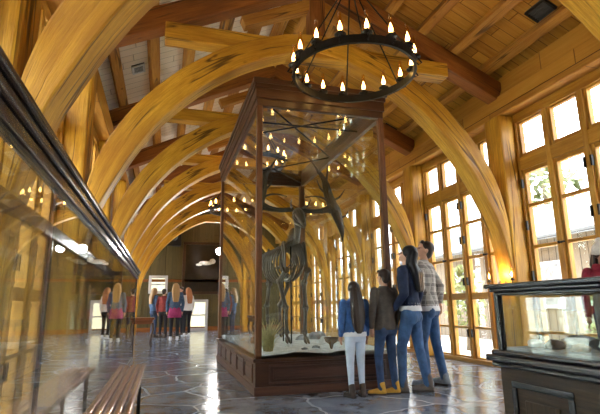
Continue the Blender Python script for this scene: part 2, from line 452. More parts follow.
# ------------------------------------------------------------------ windows
ZR = [(.10, .57), (.62, 1.08), (1.20, 1.80), (1.85, 2.43), (2.48, 2.96)]
TRZ = (3.28, 3.78)
def make_window(idx, x, y0, y1, sgn):
    """one bay of tall glazed doors with a transom row; sgn: +1 right wall (inside is -x)"""
    root = empty('window_%d' % idx, (x, (y0+y1)/2, 0)); struct(root)
    W = (y1-y0); hw = W/2; n = 4; pitch = W/n
    fr = MB(); st = MB()
    xin = -sgn*.06
    a, b = min(-.05, .05), .05
    fr.box(-.07, .07, -hw, hw, 3.80, 3.94); fr.box(-.10, .10, -hw, hw, -.0, .07)
    fr.box(-.07, .07, -hw, hw, 3.02, 3.22)
    for k in range(n+1):
        y = -hw+k*pitch; w = .042 if 0 < k < n else .05
        ya, yb = max(y-w, -hw), min(y+w, hw)
        fr.box(-.075, .075, ya, yb, .07, 3.80)
    fr.build('window_frame', M['frame'], root, bevel=.008)
    hd = MB(); leafm = MB(); g = MB()
    for k in range(n):
        ya = -hw+k*pitch+.042; yb = ya+pitch-.084
        s_ = .046
        for (za, zb) in ((.07, 3.02), (3.22, 3.80)):
            leafm.box(-.04, .04, ya, ya+s_, za, zb); leafm.box(-.04, .04, yb-s_, yb, za, zb)
        for (za, zb) in ((.07, .10), (.575, .615), (1.08, 1.20), (1.80, 1.85), (2.43, 2.48), (2.96, 3.02), (3.22, 3.28), (3.77, 3.80)):
            leafm.box(-.035, .035, ya+s_, yb-s_, za, zb)
        g.box(-.005, .005, ya+s_, yb-s_, .10, 2.96); g.box(-.005, .005, ya+s_, yb-s_, 3.28, 3.77)
        for z in (.5, 1.4, 2.15, 2.8):
            hy = ya+.01 if k % 2 == 0 else yb-.01
            hd.box(min(xin, xin-sgn*.035), max(xin, xin-sgn*.035), hy-.014, hy+.014, z-.07, z+.07)
        if k % 2 == 0:
            hy = yb+.02; hd.tube([(xin-sgn*.0, hy, 1.82), (xin-sgn*.06, hy, 1.82), (xin-sgn*.06, hy-.09, 1.82)], .014, 6)
            hd.ell((xin-sgn*.06, hy, 1.82), .022, .022, .022, 8, 5)
    leafm.build('door_leaf', M['frame'], root, bevel=.006)
    g.build('glass_pane', M['winglass'], root)
    hd.build('hinge', M['iron'], root)
    return root
wi = 1
ys = TR+[YF+.2]
prot = {}
for sgn, X in ((1, XR), (-1, XL)):
    for i in range(len(ys)-1):
        y0, y1 = ys[i]+.18, ys[i+1]-.18
        if (sgn, round(y1-y0, 2)) not in prot: prot[sgn, round(y1-y0, 2)] = w = make_window(wi, X, y0, y1, sgn)
        else:
            w = copy_tree(prot[sgn, round(y1-y0, 2)]); w.name = 'window_%d' % wi; w.location.y = (y0+y1)/2
        wi += 1
# solid wall behind the camera on both sides
for X, nm in ((XR, 'wall_right_rear'), (XL, 'wall_left_rear')):
    struct(MB().box(X-.05, X+.05, YB, TR[0]-.22, 0, 3.95).build(nm, M['hewn']))

# ------------------------------------------------------------------ trusses
IN = [(2.95, .95), (2.93, 1.5), (2.81, 2.1), (2.64, 2.5), (2.44, 2.88), (2.22, 3.22), (1.97, 3.52), (1.66, 3.82), (1.30, 4.09), (.92, 4.31), (.45, 4.50), (0, 4.58)]
OUT = [(3.02, 1.15), (3.02, 1.7), (3.00, 2.3), (2.93, 2.75), (2.80, 3.10), (2.58, 3.48), (2.30, 3.82), (1.95, 4.16), (1.55, 4.45), (1.10, 4.68), (.55, 4.87), (0, 4.94)]
OUT = [(o[0]*.78+i_[0]*.22, o[1]*.78+i_[1]*.22) for o, i_ in zip(OUT, IN)]
def catmull(P, k=3):
    out = []
    for i in range(len(P)-1):
        p0 = P[max(i-1, 0)]; p1 = P[i]; p2 = P[i+1]; p3 = P[min(i+2, len(P)-1)]
        for j in range(k):
            t = j/k
            out.append(tuple(.5*(2*p1[a]+(p2[a]-p0[a])*t+(2*p0[a]-5*p1[a]+4*p2[a]-p3[a])*t*t+(-p0[a]+3*p1[a]-3*p2[a]+p3[a])*t**3) for a in range(len(p1))))
    out.append(tuple(P[-1])); return out
def arch_half(sg):
    m = MB(); I = catmull(IN, 2); O = catmull(OUT, 2); hw = .16
    rows = []; acc = 0
    for k, (p, q) in enumerate(zip(I, O)):
        if k: acc += math.dist(q, O[k-1])
        jit = .012*noise.noise(Vector((k*.7, sg*3, 0)))
        c = [(sg*p[0], -hw, p[1]), (sg*q[0], -hw, q[1]+jit), (sg*q[0], hw, q[1]+jit), (sg*p[0], hw, p[1])]
        rows.append((acc, [m.bm.verts.new(v) for v in c]))
    wv = [.36, .32, .36, .32]; off = 3 if sg > 0 else 17
    for (a, A), (b, B) in zip(rows, rows[1:]):
        v = off
        for j in range(4):
            k = (j+1) % 4
            m.face([A[j], A[k], B[k], B[j]], [(a, v), (a, v+wv[j]), (b, v+wv[j]), (b, v)]); v += wv[j]+.8
    m.face(rows[0][1]); m.face(rows[-1][1])
    bmesh.ops.recalc_face_normals(m.bm, faces=m.bm.faces)
    return m
def make_truss():
    root = empty('timber_truss', (CX, TR[0], 0))
    for sg in (1, -1):
        p = MB().box(min(sg*2.96, sg*3.24), max(sg*2.96, sg*3.24), -.18, .18, 0, 3.94)
        p.build('post', M['timber'], root, bevel=.03)
        arch_half(sg).build('arched_brace', M['timber'], root, bevel=.02)
        a = Vector((sg*3.12, 0, EAVE+K*(3-3.12)+RT/2)); b = Vector((0, 0, EAVE+K*3+RT/2))
        MB().beam(a, b, .24, RT*.9).build('rafter', M['rafter'], root, bevel=.02)
        MB().beam((sg*1.1, 0, 4.95), (sg*.0, 0, 5.45), .16, .16).build('strut', M['purlin'], root, bevel=.01)
    MB().box(-2.15, 2.15, -.13, .13, 4.50, 4.74).build('collar_beam', M['timber'], root, bevel=.02)
    MB().box(-.12, .12, -.11, .11, 4.74, 5.60).build('king_post', M['rafter'], root, bevel=.02)
    return root
place_words = ['first of all, beside the viewer', 'cut by the upper left corner', 'first whole one, over the near end of the skeleton case', 'second whole one, over the far end of the skeleton case', 'third whole one, just past the skeleton case', 'fourth whole one from the viewer', 'next to last before the end wall', 'last, closest to the dark end wall']
truss = make_truss()
for i, y in enumerate(TR):
    t = truss if i == 0 else copy_tree(truss)
    t.location.y = y
    if i == 1: t.rotation_euler.z = R(-3)      # this frame stands a little askew to the hall
    tag(t, 'golden arched truss, ' + place_words[i], 'roof truss', 'arched timber trusses along the hall')
pn = ['lowest', 'second lowest', 'third up', 'fourth up', 'fifth up', 'topmost']
for sg, side in ((1, 'right'), (-1, 'left')):
    for i, d in enumerate((2.86, 2.30, 1.74, 1.18, .64, .16)):
        x = CX+sg*d; zb = EAVE+K*(3-d)+RT*.95+.02
        o = MB().box(-.075, .075, -(YF-YB)/2, (YF-YB)/2, 0, .17).build('roof_purlin', M['purlin'], loc=(x, (YF+YB)/2, zb), bevel=.012)
        o.rotation_euler = (0, sg*math.atan(K), 0)
        tag(o, 'long straight timber purlin under the %s roof slope, %s of the six there' % (side, pn[i]), 'purlin', 'purlins under the roof')

# ceiling vents
def roof_z(x): return EAVE+K*(3-abs(x-CX))+RT+.20
def roof_item(name, x, y, sx, sy, label, cat, framed):
    sg = 1 if x > CX else -1
    root = empty(name, (x, y, roof_z(x)-.001)); root.rotation_euler = (0, sg*math.atan(K), 0)
    tag(root, label, cat)
    MB().box(-sx, sx, -sy, sy, -.02, 0).build('backing', M['grille'], root)
    f = MB()
    w = .03
    f.box(-sx, sx, -sy, -sy+w, -.04, -.02); f.box(-sx, sx, sy-w, sy, -.04, -.02)
    f.box(-sx, -sx+w, -sy+w, sy-w, -.04, -.02); f.box(sx-w, sx, -sy+w, sy-w, -.04, -.02)
    f.build('frame', M['white'] if framed else M['speaker'], root)
    s = MB()
    for k in range(7):
        yy = -sx+w+(k+.5)*(2*sx-2*w)/7; s.box(yy-.006, yy+.006, -sy+w, sy-w, -.035, -.02)
    s.build('slat', M['grille'] if not framed else M['stone'], root)
roof_item('ceiling_grille', -.60, 7.65, .11, .13, 'small white framed air grille in the pale left roof slope', 'vent', True)
roof_item('ceiling_speaker', 4.80, 4.45, .16, .17, 'black square panel in the golden right roof slope, near the viewer', 'ceiling panel', False)
roof_item('ceiling_speaker', 4.75, 8.95, .16, .17, 'black square panel in the right roof slope beyond the second post', 'ceiling panel', False)

# ------------------------------------------------------------------ central skeleton case
def raised_panel(parent, mats, axis, fixed, a0, a1, z0, z1, outward, fw=.02, bev=.004):
    """picture-frame moulding and raised field on a face. axis 'x': face y=fixed running in x; 'y': face x=fixed running in y"""
    t = .014
    m, mp = MB(), MB()
    def bx(u0, u1, w0, w1, mm, tt):
        lo, hi = sorted((fixed, fixed+outward*tt))
        if axis == 'x': mm.box(u0, u1, lo, hi, w0, w1)
        else: mm.box(lo, hi, u0, u1, w0, w1)
    for (u0, u1, w0, w1) in ((a0, a1, z0, z0+fw), (a0, a1, z1-fw, z1), (a0, a0+fw, z0+fw, z1-fw), (a1-fw, a1, z0+fw, z1-fw)):
        bx(u0, u1, w0, w1, m, t)
    bx(a0+fw*2.5, a1-fw*2.5, z0+fw*2.5, z1-fw*2.5, mp, t*.8)
    o = mp.build('panel', mats[1], parent, bevel=bev)
    m.build('panel_moulding', mats[0], o, bevel=bev)
CA = dict(x0=1.05, x1=2.84, y0=5.50, y1=9.45)
def center_case():
    x0, x1, y0, y1 = CA['x0'], CA['x1'], CA['y0'], CA['y1']
    cx, cy = (x0+x1)/2, (y0+y1)/2
    root = empty('display_case', (cx, cy, 0))
    tag(root, 'tall dark wood and glass display case holding the antlered skeleton', 'display case')
    X0, X1, Y0, Y1 = x0-cx, x1-cx, y0-cy, y1-cy
    b = MB().box(X0, X1, Y0, Y1, .10, .37)
    b.build('base', M['walnut'], root, bevel=.005)
    b = MB().box(X0-.012, X1+.012, Y0-.012, Y1+.012, 0, .10)
    b.build('plinth', M['walnut_red'], root, bevel=.012)
    b = MB().box(X0-.03, X1+.03, Y0-.03, Y1+.03, .37, .41)
    b.build('ledge', M['walnut'], root, bevel=.012)
    W2 = (M['walnut_red'], M['walnut_red'])
    raised_panel(root, W2, 'x', Y0, X0+.16, X1-.14, .13, .34, -1)
    n = 6; L = (Y1-Y0-.2)/n
    for k in range(n):
        raised_panel(root, W2, 'y', X0, Y0+.1+k*L+.04, Y0+.1+(k+1)*L-.04, .13, .34, -1)
        raised_panel(root, W2, 'y', X1, Y0+.1+k*L+.04, Y0+.1+(k+1)*L-.04, .13, .34, 1)
    for xx in (X0, X1-.075):
        for yy in (Y0, Y1-.075):
            e = .03 if yy > 0 else 0; MB().box(xx-(e if xx > 0 else 0), xx+.075+(e if xx < 0 else 0), yy-e, yy+.075, .41, 3.56).build('corner_post', M['walnut_post'], root, bevel=.008)
    def ringbox(m, o, i, z0, z1):
        m.box(X0-o, X1+o, Y0-o, Y0+i, z0, z1); m.box(X0-o, X1+o, Y1-i, Y1+o, z0, z1)
        m.box(X0-o, X0+i, Y0+i, Y1-i, z0, z1); m.box(X1-i, X1+o, Y0+i, Y1-i, z0, z1)
    c = MB(); ringbox(c, .0, .075, 3.56, 3.66); ringbox(c, .018, .06, 3.66, 3.80); ringbox(c, .035, .05, 3.80, 3.86); ringbox(c, .055, .04, 3.86, 3.93)
    c.build('cornice', M['walnut'], root, bevel=.008)
    g = MB()
    g.box(X0+.075, X1-.075, Y0+.028, Y0+.038, .41, 3.56); g.box(X0+.075, X1-.075, Y1-.038, Y1-.028, .41, 3.56)
    g.box(X0+.028, X0+.038, Y0+.075, Y1-.075, .41, 3.56); g.box(X1-.038, X1-.028, Y0+.075, Y1-.075, .41, 3.56)
    g.build('glass_pane', M['glass'], root)
    MB().box(X0+.05, X1-.05, Y0+.05, Y1-.05, 3.70, 3.71).build('glass_top', M['glass'], root)
    r = MB()
    for a, bb in (((X0+.05, Y0+1.35), (X1-.1, Y0+.05)), ((X0+.1, Y0+.05), (X1-.05, Y0+2.05)), ((X0+.05, Y0+.75), (X1-.05, Y0+.75)),
                  ((X0+.05, Y1-.05), (X1-.05, Y0+2.05)), ((X0+.05, Y0+2.05), (X1-.05, Y1-.05))):
        r.tube([(a[0], a[1], 3.64), (bb[0], bb[1], 3.64)], .013, 6)
    r.build('brace_rod', M['iron'], root)
    # display ground
    m = MB(); NX, NY = 22, 44; V = []
    for j in range(NY+1):
        row = []
        for i in range(NX+1):
            px = X0+.05+(X1-X0-.1)*i/NX; py = Y0+.05+(Y1-Y0-.1)*j/NY
            z = .45+.05*noise.noise(Vector((px*1.6, py*1.6, 0)))+.02*noise.noise(Vector((px*7, py*7, 2)))
            row.append(m.bm.verts.new((px, py, z)))
        V.append(row)
    for j in range(NY):
        for i in range(NX): m.face([V[j][i], V[j][i+1], V[j+1][i+1], V[j+1][i]], smooth=True)
    m.build('display_ground', M['sand'], root)
    return root
center_case()

# rocks in the case
def rock(name, loc, r, mat, label, group, cat='rock', flat=.6):
    m = MB(); s0 = random.random()*90
    bm2 = bmesh.ops.create_icosphere(m.bm, subdivisions=3, radius=1)
    for v in bm2['verts']:
        k = 1+.35*noise.noise(v.co*1.4+Vector((s0, 0, 0)))+.1*noise.noise(v.co*4+Vector((s0, 3, 0)))
        v.co = Vector((v.co.x*r*k, v.co.y*r*k*.8, max(v.co.z, -.5)*r*k*flat))
    for f in m.bm.faces: f.smooth = True
    o = m.build(name, mat, loc=loc); tag(o, label, cat, group); return o
for k, (x, y, r, mt) in enumerate([(1.35, 6.6, .10, 'stone'), (1.62, 6.15, .06, 'palestone'), (1.95, 6.0, .05, 'stone'), (2.35, 6.7, .13, 'palestone'), (2.55, 6.1, .07, 'stone'),
                                   (1.5, 7.4, .15, 'bowl'), (2.2, 7.5, .1, 'stone'), (1.75, 5.85, .04, 'stone'), (2.5, 7.6, .16, 'stone'), (1.25, 7.9, .12, 'palestone')]):
    rock('rock', (x, y, .46+r*.2), r, M[mt], '%s rock on the pale ground in the skeleton case, %s' % ({'stone': 'grey', 'palestone': 'pale', 'bowl': 'brown'}[mt],
         ['beside the dry grass', 'in front of the hooves, left', 'small, ahead of the hooves', 'broad, right of the hooves', 'by the right front corner', 'under the ribs', 'between the legs', 'tiny, by the front pane', 'large, by the right pane', 'by the left pane'][k]), 'rocks in the skeleton case')
# bracket fungus / brown bowl
m = MB().lathe([(.012, 0), (.02, .02), (.03, .06), (.075, .09), (.095, .14), (.088, .145), (.06, .10), (.0, .09)], n=16)
tag(m.build('wooden_goblet', M['bowl'], loc=(2.10, 5.82, .46)), 'small brown cup-shaped object on the pale ground beside the skeleton hooves', 'cup')
# dry grass
def grass_tuft(loc, n, h, spread, label):
    m = MB()
    for k in range(n):
        a = random.random()*6.283; r = random.random()*spread*.35; hh = h*(.5+.5*random.random()); le = spread*(.3+random.random())
        p0 = Vector((r*math.cos(a), r*math.sin(a), 0)); d = Vector((math.cos(a), math.sin(a), 0))
        pts = [p0, p0+d*le*.25+Vector((0, 0, hh*.6)), p0+d*le*.9+Vector((0, 0, hh))]
        m.tube(pts, [.004, .003, .001], 3)
    o = m.build('grass_tuft', M['grass'], loc=loc); tag(o, label, 'dry grass')
grass_tuft((1.30, 5.95, .45), 110, .42, .17, 'pale dry grass tuft standing in the left front corner of the skeleton case')
grass_tuft((1.42, 6.9, .45), 70, .30, .15, 'shorter dry grass tuft behind the first one in the skeleton case')

# ------------------------------------------------------------------ elk skeleton
def elk():
    ox, oy = 1.90, 7.0
    root = empty('elk_skeleton', (ox, oy, .47)); 
    tag(root, 'dark mounted skeleton of a giant deer with broad antlers inside the tall case', 'skeleton')
    def W(x, y, z): return (x, y, z-.47)    # local x,y ; world z
    # spine from pelvis (back, y+) to neck, skull at front (y-)
    spine = [(-.02, 1.25, 1.88), (0, 1.0, 1.97), (0, .7, 1.97), (0, .4, 1.95), (0, .1, 1.98), (0, -.15, 1.98), (.0, -.28, 1.98), (-.01, -.38, 2.10), (-.02, -.44, 2.22), (-.02, -.46, 2.33)]
    S = catmull(spine, 4)
    m = MB(); m.tube([W(*p) for p in S], .030, 8)
    for i, p in enumerate(S):
        m.ell(W(*p), .055, .032, .048, 8, 5)
        if i < 26:
            hgt = .06 + (.17 if 12 < i < 26 else 0)*math.sin(max(0, (i-12))/14*math.pi)
            m.tube([W(*p), W(p[0], p[1]+.05, p[2]+hgt)], [.012, .006], 5)
            m.tube([W(p[0]-.07, p[1], p[2]), W(p[0]+.07, p[1], p[2])], .007, 5)
    m.tube([W(-.02, 1.25, 1.88), W(-.03, 1.38, 1.78), W(-.03, 1.42, 1.64)], [.02, .014, .006], 6)
    m.build('spine', M['bone'], root)
    # ribs
    m = MB()
    for k in range(13):
        y = -.22+k*.083; L = .30-.0 if k < 9 else .27-.02*(k-9)
        wdt = .13+.17*math.sin(min(1, (k+1)/8)*math.pi/2); dep = (.50+.08*math.sin(k/7*1.5)) if k < 9 else .52-.05*(k-8)
        zt = 1.96
        for sg in (-1, 1):
            pts = []
            for j in range(9):
                a = j/8*math.pi*(.93 if k < 8 else .72)
                pts.append(W(sg*wdt*math.sin(a)**.8 if a > 0 else 0, y+.06*math.sin(a/2)+j*.014+(.02*k*j/8), zt-dep*(1-math.cos(a))/2))
            m.tube(pts, [.013]+[.0155]*7+[.012], 6)
    m.build('rib_cage', M['bone'], root)
    m = MB(); m.tube([W(0, -.20, 1.60), W(0, -.05, 1.46), W(0, .2, 1.41), W(0, .45, 1.42)], [.03, .035, .03, .02], 8, flat=.8)
    m.build('breastbone', M['bone'], root)
    # shoulder blades
    for sg in (-1, 1):
        m = MB()
        P = [(-.30, 1.52), (-.24, 1.55), (.02, 1.92), (-.06, 1.99), (-.20, 1.98), (-.27, 1.78)]
        x = sg*.155
        A = [Vector(W(x+sg*.02*(2-p[1]), p[0], p[1])) for p in P]
        va = [m.bm.verts.new(q) for q in A]; vb = [m.bm.verts.new(q+Vector((sg*.014, 0, 0))) for q in A]
        m.face(va); m.face(list(reversed(vb)))
        for i in range(6): j = (i+1) % 6; m.face([va[j], va[i], vb[i], vb[j]])
        bmesh.ops.recalc_face_normals(m.bm, faces=m.bm.faces)
        m.tube([W(x+sg*.02, -.27, 1.54), W(x+sg*.02, -.12, 1.93)], [.016, .008], 6)
        m.build('shoulder_blade', M['bone'], root)
    def leg(pts, rs, nm):
        m = MB()
        for (a, b, r) in zip(pts, pts[1:], rs):
            A, B = Vector(W(*a)), Vector(W(*b)); Mi = (A+B)/2
            m.tube([A, A*.85+B*.15, Mi, A*.15+B*.85, B], [r*1.8, r*1.2, r*1.05, r*1.2, r*1.8], 8)
            m.ell(B, r*1.5, r*1.5, r*1.4, 8, 6)
        a = Vector(W(*pts[-1])); sg = 0
        for s in (-1, 1):
            m.tube([a+Vector((s*.018, 0, .02)), a+Vector((s*.022, -.05, -.03)), a+Vector((s*.02, -.11, -.055))], [.020, .024, .010], 6)
        m.build(nm, M['bone'], root)
    leg([(-.16, -.28, 1.54), (-.20, .0, 1.38), (-.14, -.16, .98), (-.13, -.16, .62), (-.13, -.20, .535)], [.032, .030, .026, .022], 'front_leg')
    leg([(.17, -.30, 1.54), (.18, -.06, 1.36), (.14, -.26, .97), (.11, -.30, .62), (.11, -.34, .535)], [.032, .030, .026, .022], 'front_leg')
    for sg, dy in ((-1, 0), (1, .18)):
        leg([(sg*.14, 1.12, 1.74), (sg*.18, .80+dy*.4, 1.38), (sg*.14, 1.18+dy, 1.02), (sg*.13, 1.10+dy, .62), (sg*.13, 1.05+dy, .535)], [.036, .030, .026, .022], 'hind_leg')
    m = MB()
    for sg in (-1, 1):
        m.tube([W(sg*.16, .95, 1.98), W(sg*.10, 1.08, 1.86), W(sg*.13, 1.14, 1.74), W(sg*.10, 1.34, 1.70)], [.035, .028, .036, .02], 8, flat=.6)
        m.tube([W(0, 1.0, 1.93), W(sg*.10, 1.02, 1.92)], .03, 8)
    m.tube([W(-.1, 1.2, 1.68), W(.1, 1.2, 1.68)], .018, 6)
    m.build('pelvis', M['bone'], root)
    # skull: long deer skull pointing forward-down
    m = MB()
    a = Vector(W(-.02, -.44, 2.38)); t = Vector(W(-.02, -.80, 2.13)); d = t-a
    m.tube([a-d*.10, a, a+d*.25, a+d*.5, a+d*.78, a+d*1.0], [.045, .085, .088, .066, .046, .028], 12, flat=.95)
    for sg in (-1, 1):
        m.tube([a+d*.12+Vector((sg*.06, 0, .01)), a+d*.3+Vector((sg*.085, 0, -.01)), a+d*.5+Vector((sg*.055, 0, -.03))], [.018, .014, .01], 6)
        m.ell(a+d*.24+Vector((sg*.07, -.01, .02)), .026, .026, .026, 8, 6)
        # lower jaw
    m.build('skull', M['bone'], root)
    j = MB()
    for sg in (-1, 1):
        j.tube([a+Vector((sg*.06, .02, -.05)), a+d*.2+Vector((sg*.055, .0, -.12)), a+d*.6+Vector((sg*.03, 0, -.085)), a+d*.95+Vector((sg*.008, 0, -.05))], [.024, .022, .015, .010], 6)
    j.build('jaw_bone', M['bone'], root)
    # antlers : outline in x,z (relative x outward, world z) with thickness, slightly swept back
    for sg in (1, -1):
        m = MB()
        root_p = Vector(W(-.02+sg*.05, -.42, 2.44))
        def Q(*pts): return [root_p+Vector((sg*u*1.13, .03+.14*max(0, w), w*1.04)) for u, w in pts]
        m.tube(Q(*catmull([(0, 0), (.18, -.02), (.34, .0), (.46, .05)], 3)), [.036]*5+[.040, .045, .055, .070, .075], 9, flat=.7)
        m.tube(Q(*catmull([(.50, -.02), (.47, .10), (.42, .28), (.385, .48), (.30, .64)], 3)), [.10, .105, .10, .092, .085, .08, .075, .07, .062, .052, .042, .034, .026], 10, flat=.32)
        m.tube(Q(*catmull([(.48, .10), (.52, -.02), (.575, -.20), (.60, -.34), (.605, -.46)], 3)), [.06, .085, .095, .092, .085, .075, .065, .055, .045, .035, .025, .016, .006], 10, flat=.32)
        for P_, r_ in (([(.385, .42), (.43, .58), (.445, .78)], .030), ([(.31, .60), (.25, .72), (.17, .84)], .028), ([(.47, .16), (.58, .22), (.68, .36)], .028),
                       ([(.46, .08), (.36, .19), (.22, .22), (.08, .19)], .026), ([(.41, .26), (.31, .36), (.27, .50)], .024), ([(.56, -.10), (.66, -.06), (.72, .05)], .022)):
            C_ = catmull(P_, 3); m.tube(Q(*C_), [r_*(1-.85*q/(len(C_)-1)) for q in range(len(C_))], 7, flat=.8)
        m.tube([root_p+Vector((sg*.04, 0, .02)), root_p+Vector((sg*.08, -.12, .03)), root_p+Vector((sg*.10, -.22, .10))], [.018, .014, .004], 6)
        m.build('antler', M['antler'], root)
    # steel support rod
    m = MB(); m.tube([W(.0, .55, .45), W(0, .55, 1.93)], .012, 6); m.tube([W(.0, .05, .45), W(0, .05, 1.93)], .012, 6)
    m.build('support_rod', M['iron'], root)
elk()

# ------------------------------------------------------------------ left glass case
def left_case():
    root = empty('display_case', (-.66, 4.0, 0))
    tag(root, 'long low-based glass case along the left side, with a dark moulded top rail', 'display case')
    Y0, Y1 = -4.9, 5.3        # local (world -0.9 .. 9.3)
    xf, xb = .16, -.26        # world -.50 / -.92
    m = MB().box(xb-.03, xf+.02, Y0, Y1+.02, 0, .13); m.build('base', M['walnut'], root, bevel=.01)
    m = MB().box(xf-.03, xf+.03, Y0, Y1, 1.54, 1.60); m.box(xf-.02, xf+.045, Y0, Y1+.01, 1.60, 1.645); m.box(xf-.03, xf+.06, Y0, Y1+.02, 1.645, 1.685)
    m.build('top_rail', M['black'], root, bevel=.012)
    m = MB().box(xb-.03, xb+.03, Y0, Y1, 1.56, 1.68); m.box(xb, xf, Y1-.04, Y1, 1.60, 1.68)
    m.build('rear_rail', M['black'], root, bevel=.01)
    for b_ in ((xf-.02, xf+.012, Y1-.035, Y1, .13, 1.54), (xb-.012, xb+.02, Y1-.035, Y1, .13, 1.56), (xb-.012, xb+.02, .2, .24, .13, 1.56)):
        MB().box(*b_).build('corner_post', M['black'], root, bevel=.004)
    m = MB().box(xf-.005, xf+.005, Y0, Y1-.035, .13, 1.54)
    m.box(xb-.005, xb+.005, Y0, Y1-.035, .13, 1.56)
    m.box(xb+.02, xf-.02, Y1-.022, Y1-.012, .13, 1.56); m.build('glass_pane', M['glass'], root)
left_case()

def bench():
    root = empty('slatted_bench', (-.265, 2.9, 0)); tag(root, 'low slatted bench of polished reddish rails beside the left glass case', 'bench')
    for k in range(5):
        x = -.105+k*.0525
        m = MB(); pts = [(x+.0235*math.cos(a), .43+.020*math.sin(a)) for a in [q*2*math.pi/14 for q in range(14)]]
        m.prism(pts, -2.2, 2.2)
        for f in m.bm.faces: f.smooth = len(f.verts) == 4
        m.build('slat', M['bronze'], root)
    for y in (-1.9, 0, 1.9):
        for sx in (-.09, .09): MB().box(sx-.015, sx+.015, y-.02, y+.02, 0, .39).build('leg', M['iron'], root)
        MB().box(-.115, .115, y-.02, y+.02, .39, .412).build('crossbar', M['iron'], root)
bench()

# ------------------------------------------------------------------ right table case
def right_case():
    root = empty('display_case', (2.2, 1.0, 0))
    tag(root, 'waist-high dark panelled display cabinet with a glass top at the right edge', 'display case')
    X0, X1 = -.38, .38; Y0, Y1 = -2.0, 1.29
    MB().box(X0, X1, Y0, Y1, 0, .66).build('base', M['panel'], root, bevel=.008)
    m = MB().box(X0-.03, X1+.03, Y0-.03, Y1+.03, .66, .69); m.box(X0-.055, X1+.055, Y0-.05, Y1+.05, .69, .725); m.box(X0-.03, X1+.03, Y0, Y1+.03, .725, .75)
    m.build('ledge', M['black'], root, bevel=.010)
    y = Y1-.09; W2 = (M['black'], M['panel'])
    while y > Y0+.4:
        raised_panel(root, W2, 'y', X0, y-.40, y, .08, .60, -1, .035, .008); raised_panel(root, W2, 'y', X1, y-.40, y, .08, .57, 1, .035, .008); y -= .54
    raised_panel(root, W2, 'x', Y1, X0+.08, X1-.08, .08, .57, 1, .035, .008)
    m = MB()
    for xx in (X0, X1-.035):
        for yy in (Y1-.035, Y0):
            m2 = MB().box(xx, xx+.035, yy, yy+.035, .75, 1.055); m2.build('corner_post', M['black'], root, bevel=.004)
    m = MB()
    for (o, z0, z1) in ((.0, 1.045, 1.065), (.015, 1.065, 1.085), (.035, 1.085, 1.11)):
        m.box(X0-o, X1+o, Y1-.05, Y1+o, z0, z1); m.box(X0-o, X1+o, Y0-o, Y0+.05, z0, z1)
        m.box(X0-o, X0+.05, Y0+.05, Y1-.05, z0, z1); m.box(X1-.05, X1+o, Y0+.05, Y1-.05, z0, z1)
    m.build('top_rail', M['black'], root, bevel=.006)
    g = MB().box(X0+.014, X0+.022, Y0+.035, Y1-.035, .75, 1.045); g.box(X1-.022, X1-.014, Y0+.035, Y1-.035, .75, 1.045)
    g.box(X0+.035, X1-.035, Y1-.022, Y1-.014, .75, 1.045); g.box(X0+.05, X1-.05, Y0+.05, Y1-.05, 1.09, 1.098)
    g.build('glass_pane', M['glass'], root)
    MB().box(X0+.03, X1-.03, Y0+.03, Y1-.03, .75, .765).build('display_bed', M['stone'], root)
right_case()
fd = ['dark grey flat fossil near the far end of the right cabinet', 'long pale fossil slab in the middle of the right cabinet', 'small grey stone beside the far glass of the right cabinet',
      'dark rounded stone behind the pale slab in the right cabinet', 'pale rounded fossil at the right edge of the photo, in the cabinet', 'brown stone in front of the pale slab in the right cabinet', 'small pale stone at the far left of the right cabinet', 'black flat stone behind the long pale slab in the right cabinet', 'small black stone near the left end of the right cabinet', 'black stone at the near side of the long pale slab']
for k, (x, y, r, mt, fl) in enumerate([(2.15, 2.05, .09, 'stone', .5), (2.10, 1.72, .15, 'palestone', .45), (2.35, 2.18, .05, 'stone', .6), (2.42, 1.85, .09, 'stone', .6), (2.30, 1.45, .15, 'palestone', .5), (1.97, 1.88, .05, 'bowl', .5), (2.0, 2.2, .045, 'palestone', .6), (2.18, 1.90, .10, 'darkstone', .35), (1.99, 2.06, .06, 'darkstone', .5), (2.05, 1.52, .11, 'darkstone', .4)]):
    rock('fossil', (x, y, .765+r*fl*.5), r, M[mt], fd[k], 'fossils in the right cabinet', 'fossil', fl)

